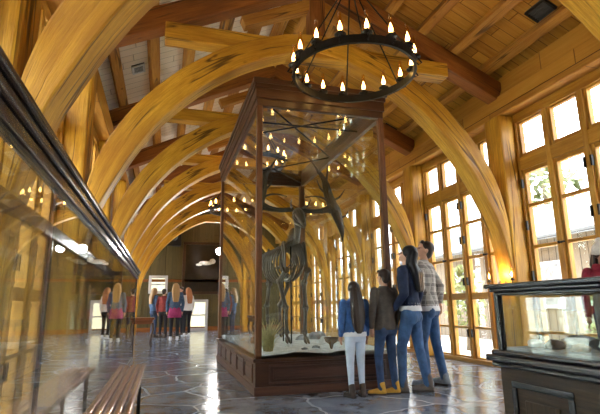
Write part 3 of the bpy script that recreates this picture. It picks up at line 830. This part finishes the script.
# ------------------------------------------------------------------ chandeliers
def chandelier():
    root = empty('chandelier', (1.98, 4.5, 3.62))
    r = .69
    m = MB(); n = 64; rings = []
    for k in range(n+1):
        a = k*2*math.pi/n; c, s = math.cos(a), math.sin(a)
        rings.append([((r+dx)*c, (r+dx)*s, dz) for dx, dz in ((-.016, -.045), (.016, -.045), (.016, .045), (-.016, .045))])
    m.ring_strip(rings, closed_ends=False, smooth=False)
    m.build('hoop', M['iron'], root)
    for k in range(16):
        a = (k+.5)*2*math.pi/16; x, y = r*math.cos(a), r*math.sin(a)
        m = MB().lathe([(.014, .0), (.016, .045), (.058, .055), (.064, .070), (.034, .076), (.032, .105), (.024, .108)], (x, y, 0), 12)
        m.tube([(x*.98, y*.98, .03), (x*1.05, y*1.05, -.03), (x*1.10, y*1.10, -.01), (x*1.05, y*1.05, .045)], .010, 5)
        m.build('candle_cup', M['iron'], root)
        MB().lathe([(.026, .10), (.041, .135), (.046, .165), (.036, .205), (.022, .245), (.020, .32)], (x, y, 0), 12).build('glass_chimney', M['chimney'], root)
        MB().lathe([(.006, .10), (.014, .104), (.024, .14), (.022, .165), (.012, .20), (.001, .235)], (x, y, 0), 8).build('bulb', M['flame'], root)
    top = 1.10
    for k in range(6):
        a = (k+.25)*2*math.pi/6
        MB().tube([(r*math.cos(a), r*math.sin(a), .03), (.07*math.cos(a), .07*math.sin(a), top)], .009, 6).build('hanging_rod', M['iron'], root)
    m = MB().lathe([(.02, top-.04), (.08, top-.02), (.08, top+.01), (.02, top+.04)], n=14); m.build('hub', M['iron'], root)
    zt = zr(CX)+RT+.1-3.62
    m = MB()
    z = top+.03; k = 0
    while z < zt:
        pts = []
        for j in range(9):
            a = j*2*math.pi/8; u, w = .016*math.cos(a), .035*math.sin(a)
            pts.append((u if k % 2 else 0, 0 if k % 2 else u, z+.03+w))
        m.tube(pts, .005, 4); z += .055; k += 1
    m.build('chain', M['iron'], root)
    m = MB().lathe([(.0, .0), (0.001, .0), (.012, .0), (.012, .5)], (0, 0, .0), 6)
    m.bm.free()
    return root
ch0 = chandelier()
cl = ['nearest of the ring chandeliers, hanging in front of the skeleton case top', 'second ring chandelier, seen through the glass of the skeleton case', 'third ring chandelier, half hidden by the left edge of the skeleton case']
for i, y in enumerate((4.5, 10.4, 12.6)):
    c = ch0 if i == 0 else copy_tree(ch0)
    c.location.y = y
    if i == 1: c.location.z = 4.35      # hangs higher than the others
    if i == 2: c.location = (1.80, y, 3.62)
    tag(c, 'black iron ' + cl[i], 'chandelier', 'ring chandeliers down the middle of the hall')

# spotlight at the far wall
root = empty('spotlight', (2.32, 20.9, 3.45)); tag(root, 'very bright white spotlight high near the end wall, left of the skeleton case', 'spotlight')
MB().tube([(0, .55, 0), (0, .1, 0)], .03, 8).build('bracket', M['iron'], root)
mm = MB().tube([(0, .14, .0), (0, -.04, -.0)], [.10, .17], 14); mm.build('housing', M['iron'], root)
mm = MB().ell((0, -.045, 0), .15, .03, .15); mm.build('lens', M['spot'], root)
ld = bpy.data.lights.new('spot_beam', 'SPOT'); ld.energy = 500; ld.spot_size = R(100); ld.color = (1, .95, .88); ld.shadow_soft_size = .09
lo = bpy.data.objects.new('spot_beam', ld); lo.location = (0, -.09, 0); lo.rotation_euler = (R(80), 0, R(10)); link(lo, root)

# wall sconce on the right post
def sconce(x, y, z, label):
    root = empty('wall_sconce', (x, y, z)); tag(root, label, 'wall lamp', None)
    m = MB().box(-.015, .0, -.03, .03, -.12, .12); m.build('backplate', M['iron'], root, bevel=.005)
    for s in (-1, 1):
        pts = catmull([(0, s*.02, .0), (-.05, s*.06, .03), (-.08, s*.12, -.06), (-.09, s*.19, -.10), (-.09, s*.25, -.03), (-.09, s*.25, .03)], 4)
        MB().tube(pts, .008, 6).build('arm', M['iron'], root)
        c = (-.09, s*.25, .03)
        MB().lathe([(.01, 0), (.035, .008), (.035, .018), (.02, .022), (.018, .05)], c, 10).build('candle_cup', M['iron'], root)
        MB().lathe([(.018, .05), (.030, .08), (.030, .11), (.016, .16), (.015, .22)], c, 10).build('glass_chimney', M['chimney'], root)
        MB().lathe([(.004, .05), (.013, .08), (.010, .11), (.001, .14)], c, 8).build('bulb', M['flame'], root)
    ld = bpy.data.lights.new('sconce_glow', 'POINT'); ld.energy = 10; ld.color = (1, .6, .25); ld.shadow_soft_size = .05
    lo = bpy.data.objects.new('sconce_glow', ld); lo.location = (-.16, 0, .12); link(lo, root)
    return root
sconce(4.98, 5.95, 1.30, 'black iron two-armed candle sconce on the right post above the cabinet')

# ------------------------------------------------------------------ far wall things
def wall_speaker():
    root = empty('wall_speaker', (.30, YF-.08, 4.25)); tag(root, 'black box loudspeaker hanging high on the dark end wall', 'loudspeaker')
    MB().box(-.34, .34, -.36, 0, -.55, .55).build('cabinet', M['speaker'], root, bevel=.02)
    m = MB(); m.lathe([(.20, 0), (.20, .02), (.05, .03)], (0, 0, 0), 20); o = m.build('cone', M['grille'], root); o.rotation_euler = (R(90), 0, 0); o.location = (0, -.355, -.15)
    MB().box(-.05, .05, 0, .08, -.1, .1).build('bracket', M['iron'], root)
wall_speaker()
root = empty('framed_picture', (1.72, YF-.02, 2.75)); tag(root, 'large dark framed panel with a white shape high on the end wall', 'picture')
MB().box(-.85, .85, -.05, 0, -1.05, 1.05).build('picture_panel', M['picture'], root)
f = MB().box(-.97, .97, -.10, 0, 1.05, 1.17); f.box(-.97, .97, -.10, 0, -1.17, -1.05); f.box(-.97, -.85, -.10, 0, -1.05, 1.05); f.box(.85, .97, -.10, 0, -1.05, 1.05)
f.build('picture_frame', M['walnut'], root, bevel=.01)
m = MB().ell((.05, -.09, .22), .32, .05, .10); m.ell((.35, -.09, .30), .14, .05, .12); m.ell((-.25, -.09, .14), .14, .04, .06); m.build('white_figure', M['palestone'], root)
def far_window(x, y0, w, z0, z1, label, n=2):
    root = empty('far_window', (x, YF, 0)); struct(root); root.name = 'window_%d' % y0
    h = w/2; t = .12
    f = MB().box(-h, -h+t, -.10, 0, z0, z1); f.box(h-t, h, -.10, 0, z0, z1); f.box(-h+t, h-t, -.10, 0, z1-t, z1); f.box(-h+t, h-t, -.10, 0, z0, z0+t)
    f.box(-h+t, h-t, -.08, 0, (z0+z1)/2-.03, (z0+z1)/2+.03)
    f.build('window_frame', M['white'], root, bevel=.01)
    MB().box(-h+t, h-t, -.03, -.02, z0+t, z1-t).build('lit_pane', M['lit'], root)
M['lit'] = emit('daylit_pane', (1, .93, .62), 1.0)
far_window(1.50, 90, .86, .0, 1.35, '')
far_window(-.25, 91, .8, 1.62, 2.40, '')

# table near the far group
root = empty('side_table', (-.62, 13.25, 0)); tag(root, 'red-brown table with curved legs beyond the far end of the left glass case', 'table')
MB().box(-.75, .42, -.42, .42, .70, .76).build('tabletop', M['table'], root, bevel=.015)
MB().box(-.68, .38, -.38, .38, .60, .70).build('apron', M['table'], root)
for sx in (-.65, .36):
    for sy in (-.36, .36):
        s = 1 if sx > 0 else -1
        MB().tube(catmull([(sx, sy, .62), (sx+s*.03, sy, .45), (sx-s*.02, sy, .25), (sx-s*.03, sy, .1), (sx+s*.02, sy, 0.02)], 3), .028, 7).build('leg', M['boot_dark'], root)

# ------------------------------------------------------------------ people
def hand(m, wrist, d, s, thumb, curl=.5):
    """palm and five fingers; d = pointing direction, thumb = direction of the thumb side"""
    w = Vector(wrist); d = Vector(d).normalized(); th = Vector(thumb); th = (th-d*th.dot(d)).normalized(); nrm = d.cross(th)
    p = w+d*.045*s
    m.cone(w, w+d*.075*s+th*.012*s, .024*s, .030*s); m.cone(w, w+d*.075*s-th*.018*s, .022*s, .024*s)
    for k, (o, L) in enumerate(((.030, .070), (.010, .080), (-.010, .074), (-.028, .058))):
        a = w+d*.085*s+th*o*s; b = a+d*L*.55*s+nrm*.01*curl*s; c = b+d*L*.45*s+nrm*.03*curl*s
        m.cone(a, b, .010*s, .009*s, 8); m.cone(b, c, .009*s, .0075*s, 8)
    a = w+d*.03*s+th*.022*s; b = a+(d*.6+th*.7)*.04*s; c = b+d*.032*s+th*.008*s
    m.cone(a, b, .013*s, .011*s, 8); m.cone(b, c, .011*s, .008*s, 8)

def person(loc, rz, H, label, top, legs, shoe, skin, hair, group=None, arms=None, feet=None, head=(0, 0), lean=(0, 0), torso=1.0,
           hair_style='long', jacket_len=.92, hem=None, sleeve=1.0, vox=.010, skirt=None, shoe_h=.12, hatm=None, sole=True):
    """local frame: faces +y. head=(turn about z, tilt back) in radians"""
    s = H/1.75
    root = empty('person', loc, rz); tag(root, label, 'person', group)
    lx, ly = lean
    def T(x, y, z):       # lean grows with height
        return Vector((x*s+lx*max(0, z-.5), y*s+ly*max(0, z-.5), z*s))
    feet = feet or ((-.10, 0, 0), (.10, 0, 0))     # (x, y, yaw)
    arms = arms or (((-.24, -.02, 1.14), (-.23, .04, .90)), ((.24, -.02, 1.14), (.23, .04, .90)))
    tw = torso
    hipL, hipR = T(-.09, 0, .92), T(.09, 0, .92)
    ank = [Vector((f[0]*s, f[1]*s, .085*s)) for f in feet]
    knees = [(h+a)/2+Vector((0, .02*s + (.03*s if f[1] > 0 else 0), .02*s)) for h, a, f in zip((hipL, hipR), ank, feet)]
    sh = [T(-.175*tw, -.005, 1.42), T(.175*tw, -.005, 1.42)]
    nk = T(0, -.01, 1.47)
    ht, hb = head
    hm = Matrix.Rotation(ht, 3, 'Z') @ Matrix.Rotation(hb, 3, 'X')
    hb0 = T(0, -.005, 1.525)          # pivot of the head
    def HD(x, y, z): return hb0 + hm @ Vector((x*s, y*s, z*s))
    # ---- body: one continuous surface
    m = MB()
    m.loft([T(0, 0, z)[:2]+(z*s, rx*s*tw, ry*s) for z, rx, ry in ((.86, .12, .09), (.95, .155, .105), (1.06, .125, .088), (1.2, .14, .098), (1.34, .16, .10), (1.43, .13, .075), (1.48, .06, .05))], 16)
    m.cone(nk+Vector((0, 0, -.03*s)), HD(0, .0, .03), .056*s, .050*s)
    m.ell(HD(0, .0, .125), .074*s, .090*s, .098*s, rot=hm)      # cranium
    m.ell(HD(0, .028, .075), .058*s, .070*s, .080*s, rot=hm)    # face
    m.cone(HD(0, .075, .015), HD(0, .06, .03), .022*s, .030*s)  # chin
    m.cone(HD(0, .098, .105), HD(0, .116, .078), .009*s, .014*s, 8) # nose
    m.cone(HD(-.02, .094, .045), HD(.02, .094, .045), .008*s, .008*s, 8)
    for q in (-1, 1):
        m.ell(HD(q*.075, -.005, .085), .010*s, .022*s, .032*s, 8, 6, rot=hm)
        m.cone(HD(q*.015, .092, .112), HD(q*.045, .082, .115), .008*s, .008*s, 8)
    for q in (0, 1):
        e, w = T(*arms[q][0]), T(*arms[q][1])
        m.cone(sh[q], e, .044*s, .036*s); m.cone(e, w, .037*s, .025*s)
        dd = (w-e).normalized()
        hand(m, w, dd, s, (0, 1, 0) if abs(dd.y) < .8 else (0, 0, 1))
        m.cone((hipL, hipR)[q], knees[q], .078*s, .054*s); m.cone(knees[q], ank[q], .052*s, .036*s)
        fy = feet[q][2]; fd = Vector((-math.sin(fy), math.cos(fy), 0))
        m.cone(ank[q]+Vector((0, 0, -.03*s)), ank[q]+fd*.12*s+Vector((0, 0, -.05*s)), .036*s, .028*s)
    m.build('body', skin, root, remesh=vox*.72, smooth_it=2)
    # ---- eyes
    if vox < .02:
        e_ = MB()
        for q in (-1, 1): e_.ell(HD(q*.030, .086, .098), .011*s, .009*s, .008*s, 8, 6)
        e_.build('eyes', M['black_cloth'], root)
    # ---- trousers
    m = MB()
    m.loft([T(0, 0, z)[:2]+(z*s, rx*s*tw, ry*s) for z, rx, ry in ((.82, .11, .09), (.90, .165, .118), (.97, .168, .118), (1.03, .148, .104))], 16)
    for q in (0, 1):
        m.cone((hipL, hipR)[q], knees[q], .092*s, .064*s)
        m.cone(knees[q], ank[q]+Vector((0, 0, .0)), .063*s, (.048 if legs is not M['legging'] else .040)*s)
        m.ell((hipL if q == 0 else hipR)+Vector((0, -.032*s, -.05*s)), .082*s, .082*s, .09*s)
    m.build('trousers', legs, root, remesh=vox, smooth_it=2)
    if skirt:
        m = MB(); m.loft([T(0, 0, z)[:2]+(z*s, rx*s, ry*s) for z, rx, ry in ((.70, .21, .16), (.85, .20, .145), (1.0, .17, .12))], 18, 7, .05); m.build('skirt', skirt, root)
    # ---- top
    m = MB(); J = jacket_len
    m.loft([T(0, 0, z)[:2]+(z*s, rx*s*tw, ry*s) for z, rx, ry in ((J, .178, .128), (J+.03, .176, .125), (1.10, .155, .112), (1.22, .168, .120), (1.34, .185, .122), (1.42, .165, .10), (1.475, .085, .072), (1.50, .066, .062))], 18)
    for q in (0, 1):
        e, w = T(*arms[q][0]), T(*arms[q][1]); w2 = e+(w-e)*sleeve
        m.cone(sh[q], e, .066*s, .053*s); m.cone(e, w2, .054*s, .040*s)
    if hem is not None or True:
        pass
    m.build('jacket', top, root, remesh=vox, smooth_it=2)
    if hem is not None:
        m = MB(); m.loft([T(0, 0, z)[:2]+(z*s, rx*s*tw, ry*s) for z, rx, ry in ((J-.055, .178, .132), (J-.05, .180, .134), (J+.04, .172, .122))], 20); m.build('shirt_hem', hem, root)
    # ---- shoes
    for q in (0, 1):
        fy = feet[q][2]; fd = Vector((-math.sin(fy), math.cos(fy), 0)); a = ank[q]; a0 = Vector((a.x, a.y, 0))
        m = MB()
        m.cone(a0-fd*.035*s+Vector((0, 0, .045*s)), a0+fd*.06*s+Vector((0, 0, .048*s)), .040*s, .043*s)
        m.cone(a0+fd*.06*s+Vector((0, 0, .045*s)), a0+fd*.155*s+Vector((0, 0, .036*s)), .042*s, .034*s)
        m.cone(a0-fd*.02*s+Vector((0, 0, .05*s)), a0-fd*.005*s+Vector((0, 0, shoe_h*s)), .045*s, .050*s)
        so = m.build('shoe', shoe, root, remesh=vox*.8, smooth_it=2)
        if sole:
            m = MB(); sd = Vector((fd.y, -fd.x, 0)); outline = [(-.075, .0), (-.065, .032), (-.02, .040), (.05, .043), (.12, .046), (.17, .034), (.192, 0)]
            outline = outline+[(u, -v) for u, v in reversed(outline[1:-1])]
            poly = [(a0+fd*u*s+sd*v*s) for u, v in outline]
            m.prism([(p.x, p.y) for p in poly], .0, .022*s, 'Z'); m.build('sole', M['sole'], so)
    # ---- hair
    m = MB()
    if hair_style == 'long':
        m.ell(HD(0, -.012, .135), .090*s, .102*s, .100*s, 22, 12, rot=hm)
        for q in (-1, 0, 1):
            A = HD(q*.045, -.065, .13); B = HD(q*.07, -.085, .0); C = T(q*.07, -.135, 1.40); D = T(q*.055, -.145, 1.20)
            m.cone(A, B, .055*s, .055*s); m.cone(B, C, .055*s, .050*s); m.cone(C, D, .050*s, .034*s)
        for q in (-1, 1): m.cone(HD(q*.072, -.01, .12), HD(q*.08, -.03, -.0), .028*s, .03*s)
    elif hair_style == 'short':
        m.ell(HD(0, -.016, .140), .084*s, .096*s, .088*s, 20, 12, rot=hm)
        m.ell(HD(0, -.050, .085), .068*s, .055*s, .080*s, 16, 10, rot=hm)
        m.cone(HD(-.03, .065, .190), HD(.03, .065, .190), .024*s, .024*s)
    m.build('hair', hair, root, remesh=vox*.8, smooth_it=2)
    if hatm:
        MB().loft([], 3) if False else None
        m = MB(); m.ell(HD(0, -.012, .165), .105*s, .118*s, .105*s, 24, 12, rot=hm); m.ell(HD(0, -.012, .125), .112*s, .124*s, .03*s, 24, 8, rot=hm)
        m.ell(HD(0, -.03, .29), .045*s, .045*s, .04*s); m.build('hat', hatm, root, remesh=.012, smooth_it=1)
    return root, T, HD, s

# girl
g, T, HD, s = person((2.13, 5.10, 0), R(6), 1.27, 'girl with very long dark hair, blue jacket and white leggings, facing the skeleton case', M['denim_blue'], M['legging'], M['boot_dark'],
       M['skin_tan'], M['hair_dark'], hem=M['whitecloth'], jacket_len=.96, torso=1.12, feet=((-.10, -.02, R(12)), (.10, .0, R(-14))), shoe_h=.17, vox=.009,
       arms=(((-.245, -.02, 1.15), (-.235, .03, .93)), ((.245, -.02, 1.15), (.235, .03, .93))), hair_style='none')
m = MB()
m.ell(HD(0, -.012, .132), .098*s, .108*s, .108*s, 26, 12)
m.loft([(0, -.055*s, 1.66*s, .085*s, .065*s), (0, -.075*s, 1.55*s, .098*s, .07*s), (0, -.105*s, 1.42*s, .115*s, .07*s), (0, -.125*s, 1.25*s, .120*s, .055*s), (0, -.13*s, 1.10*s, .105*s, .045*s), (.005, -.13*s, .99*s, .07*s, .03*s), (.005, -.13*s, .95*s, .03*s, .02*s)], 40, 11, .06)
m.build('hair', M['hair_dark'], g)
# boy
person((2.53, 5.12, 0), R(18), 1.43, 'boy in a grey-brown fleece and tan boots, right of the long-haired girl', M['greybrown'], M['jeans_dark'], M['boot_yellow'],
       M['skin'], M['hair_dark'], jacket_len=.88, torso=1.08, feet=((-.11, .03, R(50)), (.11, -.03, R(62))), shoe_h=.15, vox=.009, hair_style='short',
       arms=(((-.27, -.03, 1.15), (-.24, .03, .93)), ((.27, -.03, 1.15), (.24, .05, .93))))
# woman
person((2.90, 5.12, 0), R(42), 1.72, 'woman with long dark hair in a navy sweater and blue jeans, standing beside the man', M['navy'], M['jeans'], M['boot_grey'],
       M['skin'], M['hair_black'], hem=M['whitecloth'], jacket_len=1.00, torso=.92, feet=((-.10, .14, R(25)), (.10, -.10, R(20))), shoe_h=.17, vox=.009,
       head=(R(18), R(20)), lean=(-.10, .02), arms=(((-.24, -.03, 1.15), (-.17, .14, .98)), ((.22, -.06, 1.15), (.21, .03, .92))))
# man
person((3.33, 5.42, 0), R(42), 1.84, 'tall man in a grey plaid shirt and blue jeans, looking up', M['plaid'], M['jeans'], M['sneaker'],
       M['skin'], M['hair_dark'], hem=M['whitecloth'], jacket_len=.93, torso=1.05, feet=((-.11, .06, R(10)), (.11, -.08, R(-18))), vox=.009, hair_style='short',
       head=(R(32), R(20)), lean=(-.06, .04), arms=(((-.27, -.02, 1.16), (-.22, .12, .96)), ((.28, -.10, 1.17), (.16, -.10, .98))))
# woman in red at right
r_, T, HD, s = person((4.92, 4.22, 0), R(130), 1.66, 'woman in a white hat and burgundy fleece, cut by the right edge', M['burgundy'], M['jeans_dark'], M['boot_dark'],
       M['skin'], M['hair_dark'], vox=.011, hair_style='long', hatm=M['wool_white'], head=(R(20), 0))
m = MB(); m.tube([tuple(T(.09*math.cos(a), .075*math.sin(a), 1.47+.012*math.sin(3*a))) for a in [k*2*math.pi/14 for k in range(15)]], .045*s, 8)
m.build('scarf', M['burgundy'], r_)

# far group
far = [
 ((.36, 15.3, 0), R(5), 1.76, 'woman with long blond hair, denim jacket and magenta skirt in the far group', 'denim_far', 'black_cloth', 'whitecloth', 'hair_blond', 'long', 'magenta'),
 ((.83, 17.2, 0), R(30), 1.70, 'auburn-haired woman in a white top, rightmost of the far group', 'whitecloth', 'black_cloth', 'whitecloth', 'hair_red', 'long', None),
 ((-.30, 17.4, 0), R(-60), 1.70, 'pale-haired person in a light blue jacket, leftmost of the far group', 'jeans', 'jeans_dark', 'boot_dark', 'hair_blond', 'long', None),
 ((.02, 17.0, 0), R(-20), 1.66, 'person in a dark red top, left of the blond woman in the far group', 'red_knit', 'black_cloth', 'boot_dark', 'hair_dark', 'short', None),
 ((.62, 18.3, 0), R(140), 1.78, 'person in dark clothes behind the blond woman in the far group', 'black_cloth', 'black_cloth', 'boot_dark', 'hair_dark', 'short', None),
]
M['denim_far'] = plain('faded_denim', (.06, .11, .20), .85, var=.3)
for loc, rz, H, lab, top, lg, shm, hr, hs, sk in far:
    person(loc, rz, H, lab, M[top], M[lg], M[shm], M['skin'], M[hr], 'visitors gathered at the far end', hair_style=hs, skirt=M[sk] if sk else None, vox=.022, sole=False)

# ------------------------------------------------------------------ outdoors
struct(MB().box(-60, 70, -50, 90, -.45, -.25).build('ground', M['ground']))
def shed():
    root = empty('outbuilding', (13.5, 16, -.25)); tag(root, 'low building with a grey shingle roof outside the right windows', 'building')
    m = MB(); L = 15.0
    m.box(-2.2, 2.2, -L, L, 0, 3.35)
    for f in m.bm.faces:
        for l in f.loops: l[m.uv].uv = (l.vert.co.z, l.vert.co.y+l.vert.co.x)
    m.build('wall', M['siding'], root)
    m = MB()
    for sg in (-1, 1): m.beam((sg*2.9, 0, 3.15), (0, 0, 4.75), 2*L+1, .14, up=(0, 0, 1))
    m.build('roof', M['shingle'], root)
    for k in range(7):
        w = MB().box(-2.30, -2.2, -L+2+k*4, -L+3.2+k*4, 1.1, 2.5).build('window', M['white'], root)
        MB().box(-2.32, -2.30, -L+2.1+k*4, -L+3.1+k*4, 1.2, 2.4).build('pane', M['stone'], w)
    m = MB()
    for k in range(9): m.box(-3.0, -2.88, -L+k*3.7, -L+.12+k*3.7, 0, 3.1)
    m.build('porch_post', M['bark'], root)
shed()
def tree(x, y, h, label, group, trunk=True):
    root = empty('tree', (x, y, -.25)); tag(root, label, 'tree', group)
    MB().tube([(0, 0, 0), (.1, 0, h*.4), (0, .1, h*.85)], [h*.035, h*.025, h*.01], 7).build('trunk', M['bark'], root)
    m = MB()
    for k in range(420):
        a = random.random()*6.283; u = random.random(); z = h*(.28+.72*u); rr = h*.30*math.sqrt(random.random())*(1-abs(u-.4)*.9)
        c = Vector((rr*math.cos(a), rr*math.sin(a), z)); sz = h*.035*(.6+random.random())
        t1 = Vector((random.random()-.5, random.random()-.5, random.random()-.5)).normalized(); t2 = t1.orthogonal().normalized()
        m.face([m.bm.verts.new(c+t1*sz), m.bm.verts.new(c+t2*sz), m.bm.verts.new(c-t1*sz), m.bm.verts.new(c-t2*sz*.6)])
    m.build('crown', M['leaf'], root)
for k, (x, y, h) in enumerate([(8.2, 11.5, 2.3), (8.6, 15.5, 2.0), (19, 4, 8), (19, 11, 9), (20, 20, 9), (9.2, 8.4, 1.7), (-7, 6, 7), (-6, 12, 6), (-8, 18, 8), (-9, 1, 7)]):
    tree(x, y, h, ['loose tree', 'shrub'][h < 3]+' outside the '+('right' if x > 0 else 'left')+' windows, '+['in front of the low building, midway', 'in front of the low building, far along', 'behind the near end of the low building', 'behind the middle of the low building', 'behind the far end of the low building', 'closest to the right glass doors', 'beyond the second bay', 'beyond the fourth bay', 'beyond the last bay', 'beyond the first bay'][k], 'trees and shrubs outside the windows')

# ------------------------------------------------------------------ light and camera
w = bpy.data.worlds.new('overcast'); SC.world = w; w.use_nodes = True
nt = w.node_tree; nt.nodes.clear()
bg = nt.nodes.new('ShaderNodeBackground'); bg.inputs[0].default_value = (.88, .94, 1, 1); bg.inputs[1].default_value = 6.0
ow = nt.nodes.new('ShaderNodeOutputWorld'); nt.links.new(bg.outputs[0], ow.inputs[0])
sun = bpy.data.lights.new('sun', 'SUN'); sun.energy = 13; sun.angle = R(12); sun.color = (1, .95, .86)
so = bpy.data.objects.new('sun', sun); so.rotation_euler = Vector((-.12, -.45, -1.15)).to_track_quat('-Z', 'Y').to_euler(); link(so)
for X, sg in ((XR+.35, 1), (XL-.35, -1)):
    p = bpy.data.lights.new('window_portal', 'AREA'); p.shape = 'RECTANGLE'; p.size = 21.8; p.size_y = 3.9; p.cycles.is_portal = True
    po = bpy.data.objects.new('window_portal', p); po.location = (X, (TR[0]+YF)/2, 1.95)
    po.rotation_euler = Matrix(((0, 0, sg), (1, 0, 0), (0, 1, 0))).to_euler() if False else Vector((-sg, 0, 0)).to_track_quat('-Z', 'Z').to_euler()
    link(po)

cam = bpy.data.cameras.new('camera'); co = bpy.data.objects.new('camera', cam); link(co)
F = 462.0
def nrm(v): return Vector(v).normalized()
Yc = nrm((163-300, -(308-207), -F)); Zc = Vector((271-300, 2107, -F)); Zc = (Zc-Yc*Zc.dot(Yc)).normalized(); Xc = Yc.cross(Zc)
rot = Matrix((Xc, Yc, Zc))          # rows: world axes in camera space -> columns give camera axes
co.matrix_world = Matrix.Translation((0, 0, 1.0)) @ rot.to_4x4()
cam.sensor_width = 36; cam.lens = F/600*36; cam.clip_start = .02; cam.clip_end = 300
SC.camera = co
SC.view_settings.view_transform = 'Standard'; SC.view_settings.look = 'None'
SC.view_settings.exposure = 0.7; SC.view_settings.gamma = 1; SC.view_settings.use_curve_mapping = False
try:
    SC.cycles.max_bounces = 12; SC.cycles.transparent_max_bounces = 24; SC.cycles.use_denoising = True
    SC.cycles.sample_clamp_indirect = 8
except Exception: pass
